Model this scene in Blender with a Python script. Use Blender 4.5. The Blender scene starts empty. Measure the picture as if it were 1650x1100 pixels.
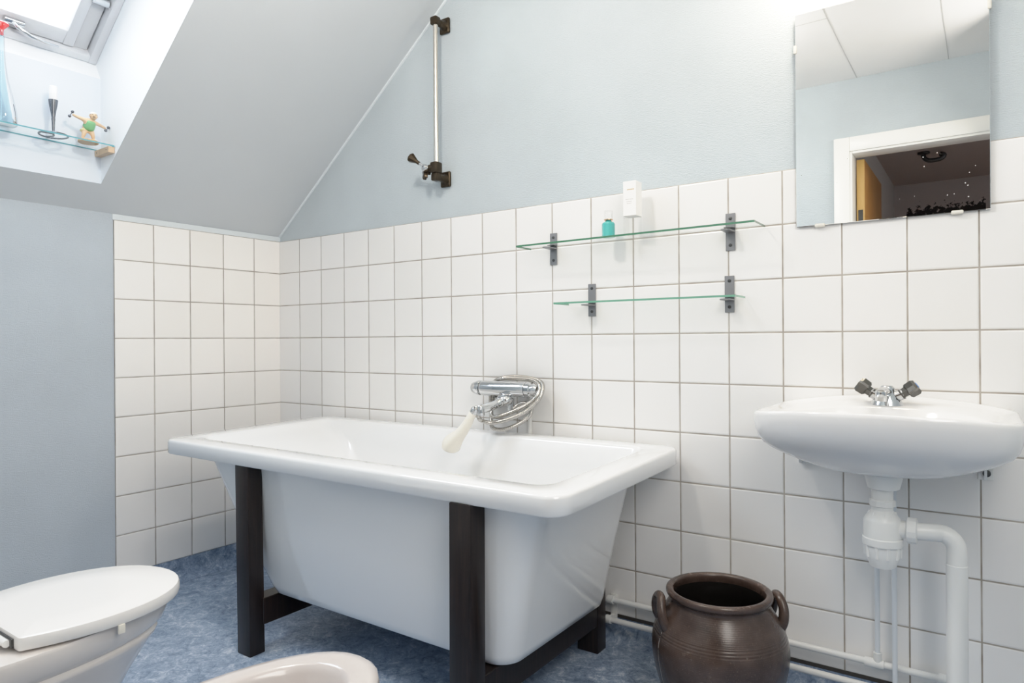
import bpy, bmesh, math, random
from math import sin, cos, pi, sqrt, radians
from mathutils import Vector, Matrix, Euler

random.seed(4)
COL = bpy.context.scene.collection
P = 0.153                       # tile pitch
COVE = 0.085
ZT = COVE + 9 * P               # top of the tiling
SL = 0.786                      # rise of the sloped ceiling per metre
ZK = 1.485                      # height of the knee wall
ZC = 2.40                       # flat ceiling
YR = -2.11                      # wall with the door
XR = 3.35                       # right wall

# ------------------------------------------------------------------ materials
def mat(name, color=(0.8, 0.8, 0.8), rough=0.5, metal=0.0, spec=0.5, coat=0.0, coat_rough=0.05):
    m = bpy.data.materials.new(name); m.use_nodes = True
    b = m.node_tree.nodes['Principled BSDF']
    b.inputs['Base Color'].default_value = (*color, 1)
    b.inputs['Roughness'].default_value = rough
    b.inputs['Metallic'].default_value = metal
    b.inputs['Specular IOR Level'].default_value = spec
    b.inputs['Coat Weight'].default_value = coat
    b.inputs['Coat Roughness'].default_value = coat_rough
    return m

class NT:
    """small helper around a material's node tree"""
    def __init__(self, m):
        self.t = m.node_tree; self.b = self.t.nodes['Principled BSDF']
    def n(self, typ, **kw):
        o = self.t.nodes.new(typ)
        for k, v in kw.items():
            setattr(o, k, v)
        return o
    def l(self, a, b): self.t.links.new(a, b)
    def math(self, op, a, b=None, c=None):
        o = self.n('ShaderNodeMath', operation=op)
        for i, v in enumerate((a, b, c)):
            if v is None: continue
            if isinstance(v, (int, float)): o.inputs[i].default_value = v
            else: self.l(v, o.inputs[i])
        return o.outputs[0]
    def coords(self):
        return self.n('ShaderNodeTexCoord').outputs['Object']
    def noise(self, vec, scale, detail=3, rough=0.5, dist=0.0):
        o = self.n('ShaderNodeTexNoise')
        o.inputs['Scale'].default_value = scale; o.inputs['Detail'].default_value = detail
        o.inputs['Roughness'].default_value = rough; o.inputs['Distortion'].default_value = dist
        if vec is not None: self.l(vec, o.inputs['Vector'])
        return o.outputs['Fac']
    def ramp(self, fac, stops):
        o = self.n('ShaderNodeValToRGB'); cr = o.color_ramp
        while len(cr.elements) < len(stops): cr.elements.new(0.5)
        for e, (p, c) in zip(cr.elements, stops):
            e.position = p; e.color = (*c, 1)
        self.l(fac, o.inputs[0]); return o.outputs[0]
    def bump(self, h, strength, dist=0.001):
        o = self.n('ShaderNodeBump'); o.inputs['Strength'].default_value = strength
        o.inputs['Distance'].default_value = dist
        self.l(h, o.inputs['Height']); self.l(o.outputs[0], self.b.inputs['Normal'])
    def mapping(self, vec, scale=(1, 1, 1), rot=(0, 0, 0)):
        o = self.n('ShaderNodeMapping'); o.inputs['Scale'].default_value = scale
        o.inputs['Rotation'].default_value = rot
        self.l(vec, o.inputs['Vector']); return o.outputs[0]
    def mix(self, fac, a, b):
        o = self.n('ShaderNodeMix', data_type='RGBA')
        for k, v in ((0, fac), (6, a), (7, b)):
            if isinstance(v, (int, float)): o.inputs[k].default_value = v
            elif isinstance(v, tuple): o.inputs[k].default_value = (*v, 1)
            else: self.l(v, o.inputs[k])
        return o.outputs[2]

def tile_material(name, axis, lo=(0.83, 0.815, 0.795), hi=(0.87, 0.855, 0.84)):
    m = mat(name, (0.84, 0.82, 0.80), 0.16, spec=0.5); t = NT(m)
    sep = t.n('ShaderNodeSeparateXYZ'); t.l(t.coords(), sep.inputs[0])
    u = sep.outputs[axis]; v = sep.outputs[2]
    us = t.math('DIVIDE', t.math('SUBTRACT', u, 0.0 if axis == 0 else 0.0086), P)
    vs = t.math('DIVIDE', t.math('SUBTRACT', v, COVE), P)
    def edge(x):
        f = t.math('FRACT', t.math('ADD', x, 50.0))
        return t.math('MINIMUM', f, t.math('SUBTRACT', 1.0, f))
    d = t.math('MULTIPLY', t.math('MINIMUM', edge(us), edge(vs)), P)
    wob = t.math('MULTIPLY', t.math('SUBTRACT', t.noise(t.coords(), 25), 0.5), 0.0008)
    d = t.math('ADD', d, wob)
    mr = t.n('ShaderNodeMapRange', interpolation_type='SMOOTHSTEP'); t.l(d, mr.inputs[0])
    mr.inputs[1].default_value = 0.0014; mr.inputs[2].default_value = 0.0026
    mask = mr.outputs[0]
    mh = t.n('ShaderNodeMapRange', interpolation_type='SMOOTHSTEP'); t.l(d, mh.inputs[0])
    mh.inputs[1].default_value = 0.001; mh.inputs[2].default_value = 0.006
    # per tile tint
    cmb = t.n('ShaderNodeCombineXYZ'); t.l(t.math('FLOOR', us), cmb.inputs[0]); t.l(t.math('FLOOR', vs), cmb.inputs[1])
    wn = t.n('ShaderNodeTexWhiteNoise'); t.l(cmb.outputs[0], wn.inputs['Vector'])
    tint = t.mix(wn.outputs['Value'], lo, hi)
    gn = t.noise(t.coords(), 14, 4)
    grout = t.ramp(gn, [(0.3, (0.27, 0.23, 0.19)), (0.7, (0.46, 0.42, 0.37))])
    t.l(t.mix(mask, grout, tint), t.b.inputs['Base Color'])
    r = t.math('SUBTRACT', 0.75, t.math('MULTIPLY', mask, 0.57)); t.l(r, t.b.inputs['Roughness'])
    # slight tilt of every tile and a faint glaze ripple
    dx = t.math('MULTIPLY', t.math('SUBTRACT', wn.outputs['Value'], 0.5), 0.003)
    til = t.math('MULTIPLY', t.math('FRACT', us), dx)
    rip = t.math('MULTIPLY', t.noise(t.coords(), 18, 1), 0.0006)
    h = t.math('ADD', t.math('MULTIPLY', mh.outputs[0], 0.0015), t.math('ADD', til, rip))
    t.bump(h, 0.7, 1.0)
    return m

def wallpaper(name, color, var=0.06, bump=0.9):
    m = mat(name, color, 0.62, spec=0.35); t = NT(m)
    c = t.coords()
    a = t.noise(t.mapping(c, (60, 60, 330)), 1.0, 3, 0.6)
    b = t.noise(t.mapping(c, (300, 300, 420)), 1.0, 2, 0.6)
    h = t.math('ADD', a, t.math('MULTIPLY', b, 0.7))
    t.bump(h, bump, 0.002)
    big = t.noise(c, 2.5, 3)
    lo = tuple(x * (1 - var) for x in color); hi = tuple(min(1, x * (1 + var)) for x in color)
    t.l(t.ramp(big, [(0.3, lo), (0.7, hi)]), t.b.inputs['Base Color'])
    return m

def vinyl():
    m = mat('blue_marbled_vinyl', (0.2, 0.3, 0.4), 0.42, spec=0.3); t = NT(m)
    c = t.coords()
    n1 = t.noise(c, 17, 8, 0.72, 1.4); n2 = t.noise(c, 48, 6, 0.72, 2.0); n3 = t.noise(c, 4, 3)
    f = t.math('ADD', t.math('MULTIPLY', n1, 0.55), t.math('MULTIPLY', n2, 0.45))
    col = t.ramp(f, [(0.38, (0.09, 0.13, 0.195)), (0.46, (0.205, 0.275, 0.385)), (0.54, (0.325, 0.40, 0.52)), (0.61, (0.60, 0.65, 0.70))])
    col = t.mix(t.math('MULTIPLY', n3, 0.25), col, (0.22, 0.285, 0.39))
    t.l(col, t.b.inputs['Base Color'])
    t.bump(n1, 0.05, 0.002)
    return m

def dark_wood():
    m = mat('wenge_stained_wood', (0.03, 0.02, 0.017), 0.32, spec=0.35); t = NT(m)
    c = t.mapping(t.coords(), (60, 60, 4))
    n = t.noise(c, 1.5, 6, 0.6, 0.8)
    t.l(t.ramp(n, [(0.3, (0.006, 0.004, 0.004)), (0.55, (0.014, 0.009, 0.008)), (0.8, (0.033, 0.018, 0.014))]), t.b.inputs['Base Color'])
    t.bump(n, 0.15, 0.001)
    return m

def stoneware():
    m = mat('brown_stoneware_glaze', (0.05, 0.035, 0.03), 0.32, spec=0.5); t = NT(m)
    c = t.coords()
    n = t.noise(c, 9, 4, 0.6); f = t.noise(c, 260, 3, 0.7)
    base = t.ramp(n, [(0.3, (0.03, 0.019, 0.016)), (0.7, (0.088, 0.057, 0.045))])
    spk = t.math('GREATER_THAN', f, 0.64)
    t.l(t.math('ADD', 0.16, t.math('MULTIPLY', n, 0.18)), t.b.inputs['Roughness'])
    sep = t.n('ShaderNodeSeparateXYZ'); t.l(c, sep.inputs[0])
    z = sep.outputs[2]
    # a pale dried run down the side below the left handle
    ang = t.math('ADD', t.math('ARCTAN2', sep.outputs[1], sep.outputs[0]), t.math('MULTIPLY', t.noise(c, 30, 2), 0.05))
    run = t.math('MULTIPLY', t.math('LESS_THAN', t.math('ABSOLUTE', t.math('ADD', ang, 2.27)), 0.007), t.math('LESS_THAN', z, 0.252))
    run = t.math('MULTIPLY', run, t.math('GREATER_THAN', t.noise(c, 70, 3), 0.42))
    fac = t.math('MAXIMUM', t.math('MULTIPLY', spk, 0.45), t.math('MULTIPLY', run, 0.8))
    col2 = t.mix(run, (0.16, 0.11, 0.08), (0.5, 0.46, 0.42))
    t.l(t.mix(fac, base, col2), t.b.inputs['Base Color'])
    groove = t.math('SINE', t.math('MULTIPLY', z, 900.0))
    band = t.math('MULTIPLY', t.math('GREATER_THAN', z, 0.232), t.math('LESS_THAN', z, 0.254))
    fine = t.math('MULTIPLY', t.math('SINE', t.math('MULTIPLY', z, 1500.0)), 0.12)
    h = t.math('ADD', t.math('ADD', t.math('MULTIPLY', groove, band), fine), t.math('MULTIPLY', f, 0.5))
    t.bump(h, 0.22, 0.0012)
    return m

def thin_glass(name, tint=(0.93, 0.98, 0.96), refl=1.0, base=0.04):
    """clear sheet or vessel glass: see-through with a Fresnel reflection"""
    m = bpy.data.materials.new(name); m.use_nodes = True
    t = m.node_tree; t.nodes.clear()
    out = t.nodes.new('ShaderNodeOutputMaterial'); mx = t.nodes.new('ShaderNodeMixShader')
    tr = t.nodes.new('ShaderNodeBsdfTransparent'); gl = t.nodes.new('ShaderNodeBsdfGlossy')
    lw = t.nodes.new('ShaderNodeFresnel'); lw.inputs[0].default_value = 1.45
    tr.inputs[0].default_value = (*tint, 1); gl.inputs['Roughness'].default_value = 0.02
    mu = t.nodes.new('ShaderNodeMath'); mu.operation = 'MULTIPLY'; mu.inputs[1].default_value = refl
    t.links.new(lw.outputs[0], mu.inputs[0]); t.links.new(mu.outputs[0], mx.inputs[0])
    t.links.new(tr.outputs[0], mx.inputs[1]); t.links.new(gl.outputs[0], mx.inputs[2])
    t.links.new(mx.outputs[0], out.inputs[0])
    return m

def emission(name, color, s):
    m = bpy.data.materials.new(name); m.use_nodes = True
    b = m.node_tree.nodes['Principled BSDF']
    b.inputs['Base Color'].default_value = (*color, 1)
    b.inputs['Emission Color'].default_value = (*color, 1); b.inputs['Emission Strength'].default_value = s
    return m

def mirror_mat():
    m = mat('silvered_mirror', (0.93, 0.94, 0.94), 0.0, 1.0); t = NT(m)
    c = t.coords()
    sep = t.n('ShaderNodeSeparateXYZ'); t.l(c, sep.inputs[0])
    v = t.n('ShaderNodeTexVoronoi'); v.inputs['Scale'].default_value = 62; v.inputs['Randomness'].default_value = 1
    t.l(c, v.inputs['Vector'])
    gate = t.math('GREATER_THAN', t.noise(c, 9, 2), 0.50)
    spot = t.math('MULTIPLY', t.math('LESS_THAN', v.outputs['Distance'], 0.07), gate)
    spot = t.math('MULTIPLY', spot, t.math('LESS_THAN', sep.outputs[2], 0.21))
    # dark mottled patches coloured in along the bottom edge
    x = sep.outputs[0]; z = sep.outputs[2]
    pat = t.math('ADD', t.noise(c, 90, 4, 0.65), t.math('MULTIPLY', z, -9.0))
    patch = t.math('MULTIPLY', t.math('GREATER_THAN', pat, 0.34), t.math('MULTIPLY', t.math('GREATER_THAN', x, 0.045), t.math('LESS_THAN', x, 0.212)))
    base = t.mix(t.math('MULTIPLY', spot, 0.6), (0.93, 0.94, 0.94), (0.9, 0.9, 0.9))
    t.l(t.mix(t.math('MULTIPLY', patch, 0.93), base, (0.02, 0.02, 0.022)), t.b.inputs['Base Color'])
    t.l(t.math('MULTIPLY', spot, 0.5), t.b.inputs['Roughness'])
    t.l(t.math('SUBTRACT', 1.0, t.math('MULTIPLY', spot, 0.55)), t.b.inputs['Metallic'])
    return m

def light_wood(name, a, b):
    m = mat(name, a, 0.4); t = NT(m)
    n = t.noise(t.mapping(t.coords(), (40, 40, 3)), 1.5, 5, 0.6, 0.6)
    t.l(t.ramp(n, [(0.3, a), (0.7, b)]), t.b.inputs['Base Color']); return m

def hose_mat():
    m = mat('ribbed_steel_hose', (0.50, 0.48, 0.45), 0.22, 1.0); return m

M = {}
M['tile_back'] = tile_material('white_wall_tile_back', 0)
M['tile_left'] = tile_material('white_wall_tile_left', 1, (0.89, 0.86, 0.825), (0.93, 0.90, 0.87))
M['paper'] = wallpaper('pale_blue_wallpaper', (0.515, 0.575, 0.61))
M['paper_left'] = wallpaper('pale_blue_wallpaper_knee', (0.50, 0.555, 0.61))
M['slope'] = wallpaper('grey_blue_ceiling_paint', (0.585, 0.615, 0.64), 0.02, 0.03)
M['reveal'] = wallpaper('pale_reveal_paint', (0.86, 0.89, 0.92), 0.02, 0.03)
M['niche'] = wallpaper('pale_blue_niche_paint', (0.72, 0.78, 0.86), 0.02, 0.03)
M['ceiling'] = wallpaper('grey_white_ceiling_paint', (0.87, 0.85, 0.82), 0.02, 0.05)
M['vinyl'] = vinyl()
M['trim'] = mat('white_gloss_paint', (0.85, 0.84, 0.80), 0.35)
M['caulk'] = mat('pale_caulk', (0.68, 0.73, 0.76), 0.6)
M['acrylic'] = mat('white_sanitary_acrylic', (0.83, 0.83, 0.83), 0.08, spec=0.65, coat=0.6)
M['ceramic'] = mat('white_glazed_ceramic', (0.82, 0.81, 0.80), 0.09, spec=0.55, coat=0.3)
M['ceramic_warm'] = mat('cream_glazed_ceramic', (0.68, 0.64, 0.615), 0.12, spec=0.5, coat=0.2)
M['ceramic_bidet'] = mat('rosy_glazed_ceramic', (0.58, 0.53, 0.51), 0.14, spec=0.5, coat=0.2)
M['lid'] = mat('white_thermoset_lid', (0.80, 0.78, 0.76), 0.22)
M['wood'] = dark_wood()
M['chrome'] = mat('polished_chrome', (0.62, 0.63, 0.64), 0.07, 1.0)
M['steel'] = mat('brushed_steel_rod', (0.66, 0.62, 0.56), 0.22, 1.0)
M['hose'] = hose_mat()
M['plastic'] = mat('white_pvc', (0.80, 0.80, 0.78), 0.3)
M['handset'] = mat('cream_plastic', (0.83, 0.79, 0.70), 0.28)
M['pipe'] = mat('painted_pipe', (0.66, 0.70, 0.74), 0.35)
M['pipe_white'] = mat('white_painted_pipe', (0.74, 0.74, 0.72), 0.35)
M['bronze'] = mat('dark_bronze', (0.05, 0.036, 0.022), 0.3, 0.75)
M['smoke'] = mat('smoked_plastic', (0.055, 0.052, 0.045), 0.12, spec=0.6, coat=0.5)
M['blue'] = mat('blue_dot', (0.08, 0.25, 0.65), 0.3)
M['grey_metal'] = mat('grey_lacquered_metal', (0.25, 0.25, 0.26), 0.4, 0.6)
M['dark_metal'] = mat('dark_screw_metal', (0.08, 0.08, 0.08), 0.35, 0.8)
M['clip'] = mat('beige_mirror_clip', (0.72, 0.69, 0.62), 0.35)
M['glass'] = thin_glass('clear_glass', (0.985, 0.995, 0.99), 0.12)
M['bottle_glass'] = thin_glass('pale_blue_glass', (0.80, 0.92, 0.97), 1.2)
M['pane'] = thin_glass('window_pane', (0.98, 0.99, 1.0), 0.6)
M['edge'] = mat('green_glass_edge', (0.055, 0.17, 0.095), 0.1, spec=0.6, coat=0.4)
M['edge_pale'] = mat('aqua_glass_edge', (0.13, 0.34, 0.23), 0.1, spec=0.6, coat=0.4)
M['edge_blue'] = mat('blue_glass_edge', (0.10, 0.34, 0.40), 0.1, spec=0.6, coat=0.4)
M['mirror'] = mirror_mat()
M['frame'] = mat('white_window_lacquer', (0.66, 0.67, 0.69), 0.3)
M['turq'] = mat('turquoise_glass', (0.10, 0.62, 0.58), 0.08, spec=0.6, coat=0.5)
M['turq'].node_tree.nodes['Principled BSDF'].inputs['Transmission Weight'].default_value = 0.35
M['copper'] = mat('copper_collar', (0.75, 0.42, 0.24), 0.25, 1.0)
M['clear_cap'] = thin_glass('clear_cap_plastic', (0.985, 0.985, 0.985), 0.25)
M['carton'] = mat('white_carton', (0.90, 0.88, 0.85), 0.4)
M['print'] = mat('grey_print', (0.42, 0.40, 0.38), 0.6)
M['gold_print'] = mat('gold_print', (0.50, 0.34, 0.14), 0.4, 0.5)
M['red'] = mat('red_glass', (0.75, 0.05, 0.05), 0.1, coat=0.5)
M['candle'] = mat('white_candle_wax', (0.88, 0.88, 0.88), 0.5)
M['iron'] = mat('dark_polished_iron', (0.16, 0.17, 0.19), 0.18, 0.9)
M['skin'] = mat('painted_skin', (0.75, 0.52, 0.33), 0.45)
M['suit'] = mat('green_swimsuit_paint', (0.20, 0.48, 0.22), 0.45)
M['yellow'] = mat('pale_yellow_paint', (0.80, 0.72, 0.38), 0.5)
M['hair'] = mat('white_cap_paint', (0.82, 0.80, 0.75), 0.5)
M['base_wood'] = light_wood('ochre_base', (0.55, 0.33, 0.15), (0.66, 0.43, 0.22))
M['block'] = light_wood('pine_block', (0.55, 0.38, 0.24), (0.66, 0.48, 0.32))
M['door'] = light_wood('honey_door_wood', (0.42, 0.20, 0.06), (0.52, 0.27, 0.09))
M['door_edge'] = light_wood('door_edge_wood', (0.62, 0.37, 0.12), (0.70, 0.44, 0.16))
M['seam'] = mat('pale_seam', (0.56, 0.55, 0.53), 0.7)
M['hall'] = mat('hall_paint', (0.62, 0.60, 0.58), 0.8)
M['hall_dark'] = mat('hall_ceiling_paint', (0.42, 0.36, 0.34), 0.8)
M['stone'] = stoneware()
M['jug_inside'] = mat('dark_jug_inside', (0.016, 0.014, 0.013), 0.25)
M['lamp'] = emission('opal_lamp_glass', (1.0, 0.93, 0.82), 1.5)
M['sealant'] = mat('dark_seam', (0.05, 0.045, 0.04), 0.7)

# ------------------------------------------------------------------ geometry helpers
ORIGIN = {}
def empty(name, loc, label, cat, group=None):
    o = bpy.data.objects.new(name, None); COL.objects.link(o)
    o.location = loc; o.empty_display_size = 0.05
    o['label'] = label; o['category'] = cat
    if group: o['group'] = group
    ORIGIN[o.name] = Vector(loc)
    return o

def obj(name, bm, m, parent=None, smooth=38, label=None):
    """link a bmesh given in world coordinates as one mesh object"""
    org = ORIGIN.get(parent.name, Vector((0, 0, 0))) if parent else Vector((0, 0, 0))
    if org.length: bmesh.ops.translate(bm, verts=bm.verts, vec=-org)
    bmesh.ops.recalc_face_normals(bm, faces=bm.faces)
    me = bpy.data.meshes.new(name); bm.to_mesh(me); bm.free()
    ms = m if isinstance(m, (list, tuple)) else [m]
    for x in ms: me.materials.append(x)
    if smooth:
        for p in me.polygons: p.use_smooth = True
        me.set_sharp_from_angle(angle=radians(smooth))
    o = bpy.data.objects.new(name, me); COL.objects.link(o)
    if parent:
        o.parent = parent
    ORIGIN[o.name] = org
    if label: o['label'] = label
    return o

def thing(name, bm, m, label, cat, group=None, loc=None, smooth=38):
    """a thing that is a single mesh, origin at its base"""
    if loc is None:
        xs = [v.co.x for v in bm.verts]; ys = [v.co.y for v in bm.verts]; zs = [v.co.z for v in bm.verts]
        loc = ((min(xs) + max(xs)) / 2, (min(ys) + max(ys)) / 2, min(zs))
    bmesh.ops.translate(bm, verts=bm.verts, vec=-Vector(loc))
    o = obj(name, bm, m, None, smooth)
    o.location = loc; ORIGIN[o.name] = Vector(loc)
    o['label'] = label; o['category'] = cat
    if group: o['group'] = group
    return o

def struct(name, bm, m, parent=None, smooth=30):
    o = obj(name, bm, m, parent, smooth)
    if parent is None: o['kind'] = 'structure'
    return o

def new(): return bmesh.new()

def box(bm, x0, x1, y0, y1, z0, z1, bev=0.0, seg=2, mtx=None):
    r = bmesh.ops.create_cube(bm, size=1.0); vs = r['verts']
    for v in vs:
        v.co = Vector(((x0 + x1) / 2 + v.co.x * (x1 - x0), (y0 + y1) / 2 + v.co.y * (y1 - y0), (z0 + z1) / 2 + v.co.z * (z1 - z0)))
    if bev > 0:
        es = list({e for v in vs for e in v.link_edges})
        g = bmesh.ops.bevel(bm, geom=es, offset=bev, segments=seg, affect='EDGES', profile=0.5)
        vs = list({v for f in g['faces'] for v in f.verts} | {v for v in vs if v.is_valid})
    if mtx is not None: bmesh.ops.transform(bm, matrix=mtx, verts=[v for v in vs if v.is_valid])
    return vs

def loft(bm, rings, cap0=True, cap1=True, closed=True):
    """rings: lists of points of equal length"""
    R = [[bm.verts.new(p) for p in ring] for ring in rings]
    n = len(R[0])
    for a, b in zip(R[:-1], R[1:]):
        for i in range(n if closed else n - 1):
            j = (i + 1) % n
            try: bm.faces.new((a[i], a[j], b[j], b[i]))
            except ValueError: pass
    if cap0: bm.faces.new(R[0])
    if cap1: bm.faces.new(list(reversed(R[-1])))
    return R

def lathe(bm, prof, c, n=32, axis=None, cap0=True, cap1=True, sx=1.0, sy=1.0):
    """prof: (radius, height) along axis (default +z) from point c"""
    c = Vector(c)
    ax = Vector((0, 0, 1)) if axis is None else Vector(axis).normalized()
    u = ax.orthogonal().normalized() if axis is not None else Vector((1, 0, 0)); v = ax.cross(u)
    rings = [[c + ax * h + (u * cos(2 * pi * i / n) * sx + v * sin(2 * pi * i / n) * sy) * max(r, 1e-4) for i in range(n)] for r, h in prof]
    return loft(bm, rings, cap0, cap1)

def catmull(pts, sub=8, closed=False):
    pts = [Vector(p) for p in pts]; out = []; n = len(pts)
    rng = range(n if closed else n - 1)
    for i in rng:
        if closed: p0, p1, p2, p3 = (pts[(i + k - 1) % n] for k in range(4))
        else: p0, p1, p2, p3 = pts[max(i - 1, 0)], pts[i], pts[i + 1], pts[min(i + 2, n - 1)]
        for k in range(sub):
            t = k / sub
            out.append(0.5 * ((2 * p1) + (-p0 + p2) * t + (2 * p0 - 5 * p1 + 4 * p2 - p3) * t * t + (-p0 + 3 * p1 - 3 * p2 + p3) * t ** 3))
    if not closed: out.append(pts[-1])
    return out

def tube(bm, pts, r, n=12, closed=False, cap=True):
    """tube along a polyline; r a number or one per point"""
    pts = [Vector(p) for p in pts]; N = len(pts)
    rs = r if isinstance(r, (list, tuple)) else [r] * N
    up = None; rings = []
    for i, p in enumerate(pts):
        if closed: t = (pts[(i + 1) % N] - pts[i - 1]).normalized()
        else: t = (pts[min(i + 1, N - 1)] - pts[max(i - 1, 0)]).normalized()
        if up is None: up = t.orthogonal().normalized()
        up = (up - t * up.dot(t))
        up = up.normalized() if up.length > 1e-6 else t.orthogonal().normalized()
        w = t.cross(up)
        rings.append([p + (up * cos(2 * pi * k / n) + w * sin(2 * pi * k / n)) * rs[i] for k in range(n)])
    if closed:
        rings.append(rings[0])
        loft(bm, rings, False, False); bmesh.ops.remove_doubles(bm, verts=bm.verts, dist=1e-6)
    else: loft(bm, rings, cap, cap)

def quad(bm, a, b, c, d):
    return bm.faces.new([bm.verts.new(p) for p in (a, b, c, d)])

def rrect(x0, x1, y0, y1, r, z, n=8):
    """rounded rectangle ring, counter-clockwise; z may be a function of (x, y)"""
    pts = []
    for cx, cy, a0 in ((x1 - r, y1 - r, 0), (x0 + r, y1 - r, pi / 2), (x0 + r, y0 + r, pi), (x1 - r, y0 + r, 1.5 * pi)):
        for k in range(n + 1):
            a = a0 + pi / 2 * k / n
            pts.append((cx + r * cos(a), cy + r * sin(a)))
    f = z if callable(z) else (lambda x, y: z)
    return [Vector((x, y, f(x, y))) for x, y in pts]

def ball(bm, c, r, s=(1, 1, 1), seg=16, rot=None):
    mt = Matrix.Translation(c) @ (rot.to_matrix().to_4x4() if rot else Matrix()) @ Matrix.Diagonal((r * s[0], r * s[1], r * s[2], 1))
    return bmesh.ops.create_uvsphere(bm, u_segments=seg, v_segments=max(6, seg // 2), radius=1, matrix=mt)['verts']

def edge_mats(o, back, flat_slot=0, edge_slot=1):
    # every edge is tinted but the one against the wall
    for p in o.data.polygons:
        p.material_index = flat_slot if abs(p.normal.z) > 0.7 or abs(p.normal[back[0]] - back[1]) < 0.2 else edge_slot

# ------------------------------------------------------------------ the room
TH = 0.12
bm = new(); box(bm, -TH, XR + TH, YR, TH, -0.1, 0.0); struct('floor', bm, M['vinyl'], smooth=0)

# wall with the slope line and the tiling
bm = new(); box(bm, -TH, XR + TH, 0.0, TH, 0.0, ZC + 0.3)
wb = struct('wall_back', bm, M['paper'], smooth=0)
bm = new(); box(bm, 0.0, XR, -0.006, 0.002, COVE, ZT, 0.0015, 1)
obj('tiling', bm, M['tile_back'], wb, 0)
bm = new(); box(bm, -TH, 0.0, YR - TH, 0.0, 0.0, ZK)
wl = struct('wall_left', bm, M['paper_left'], smooth=0)
bm = new(); box(bm, -0.002, 0.006, -5 * P + 0.0086 + 0.001, -0.006, COVE, ZT, 0.0015, 1)
obj('tiling', bm, M['tile_left'], wl, 0)
bm = new(); box(bm, XR, XR + TH, YR, 0.0, 0.0, ZC + 0.1); struct('wall_right', bm, M['paper'], smooth=0)

# coved vinyl skirting
def cove(name, fn, length, axis):
    bm = new(); prof = [(0.0, COVE), (0.004, COVE), (0.005, 0.05)]
    for k in range(7):
        a = k / 6 * pi / 2
        prof.append((0.045 - 0.04 * cos(a), 0.045 - 0.044 * sin(a)))
    prof += [(0.06, 0.0008), (0.06, 0.0), (0.0, 0.0)]
    loft(bm, [[Vector(fn(t, d, z)) for d, z in prof] for t in (0.0, length)])
    return struct(name, bm, M['vinyl'])
bb = cove('baseboard_back', lambda t, d, z: (t, -d, z), XR, 0)
bm = new(); box(bm, 0.0, XR, -0.0062, -0.001, COVE - 0.010, COVE + 0.0005, 0.0008, 1); obj('seam', bm, M['sealant'], bb, 0)
cove('baseboard_left', lambda t, d, z: (d, -t, z), -YR, 1)

# sloped ceiling with the skylight opening
OX0, OX1, OY0, OY1 = 0.108, 1.02, -1.64, -0.846
def sz(x): return ZK + SL * x
XT = (ZC - ZK) / SL
bm = new()
xs = [-TH, OX0, OX1, XT + 0.02]; ys = [YR - TH, OY0, OY1, TH * 0.5]
for i in range(3):
    for j in range(3):
        if i == 1 and j == 1: continue
        pts = [(xs[i], ys[j]), (xs[i + 1], ys[j]), (xs[i + 1], ys[j + 1]), (xs[i], ys[j + 1])]
        bm.faces.new([bm.verts.new((x, y, sz(x))) for x, y in pts])
bmesh.ops.remove_doubles(bm, verts=bm.verts, dist=1e-5)
struct('ceiling_slope', bm, M['slope'], smooth=0)
bm = new(); box(bm, XT - 0.02, XR + TH, YR - TH, TH, ZC, ZC + 0.1)
cl = struct('ceiling', bm, M['ceiling'], smooth=0)
bm = new()
for x in (1.78, 2.20, 2.62, 3.04): box(bm, x - 0.002, x + 0.002, YR, 0, ZC - 0.0012, ZC + 0.001)
for x0, x1, y in ((1.78, 2.20, -1.27), (2.20, 2.62, -0.35), (2.62, 3.04, -1.0)): box(bm, x0, x1, y - 0.002, y + 0.002, ZC - 0.0012, ZC + 0.001)
obj('panel_seam', bm, M['seam'], cl, 0)

# caulk bead along slope and back wall
bm = new(); tube(bm, [(0.0, -0.002, sz(0) + 0.002), (XT, -0.002, ZC + 0.002)], 0.0075, 8); struct('trim_1', bm, M['caulk'])
bm = new(); box(bm, 0.0, 0.004, -0.76, 0.0, ZT, ZK, 0.001, 1); struct('trim_2', bm, M['caulk'])

# skylight shaft
A0 = Vector((OX0, 0, sz(OX0)))                      # lower edge of the opening
A1 = Vector((OX0, 0, 1.954))                        # top of the upright panel
FB = Vector((0.067, 0, 2.021))                      # lower edge of the window frame
sd = Vector((1, 0, SL)).normalized(); nd = Vector((-SL, 0, 1)).normalized()   # up the roof, out through the roof
FL = 1.02                                           # frame length up the roof
FT = FB + sd * FL
B1 = Vector((OX1, 0, sz(OX1)))
def at(p, y): return Vector((p.x, y, p.z))
bm = new()
T0, T1 = OY0 + 0.03, OY1 - 0.0
for y, dy in ((OY1, 0.03), (OY0, -0.03)):           # side cheeks
    ring = [A0, A1, FB, FT + nd * 0.0, B1]
    bm.faces.new([bm.verts.new(at(p, y)) for p in ring])
def slab(bm, p, q, off):
    a = [bm.verts.new(v) for v in (at(p, OY0), at(q, OY0), at(q, OY1), at(p, OY1))]
    b = [bm.verts.new(v + off) for v in (at(p, OY0), at(q, OY0), at(q, OY1), at(p, OY1))]
    bm.faces.new(a); bm.faces.new(b)
    for k in range(4): bm.faces.new((a[k], a[(k + 1) % 4], b[(k + 1) % 4], b[k]))
slab(bm, A1, FB, Vector((-0.03, 0, -0.02))); slab(bm, B1, FT, Vector((0.03, 0, 0.0)))
struct('trim_3', bm, M['reveal'], smooth=0)
bm = new(); slab(bm, A0, A1, Vector((-0.03, 0, 0))); struct('trim_4', bm, M['niche'], smooth=0)

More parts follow.
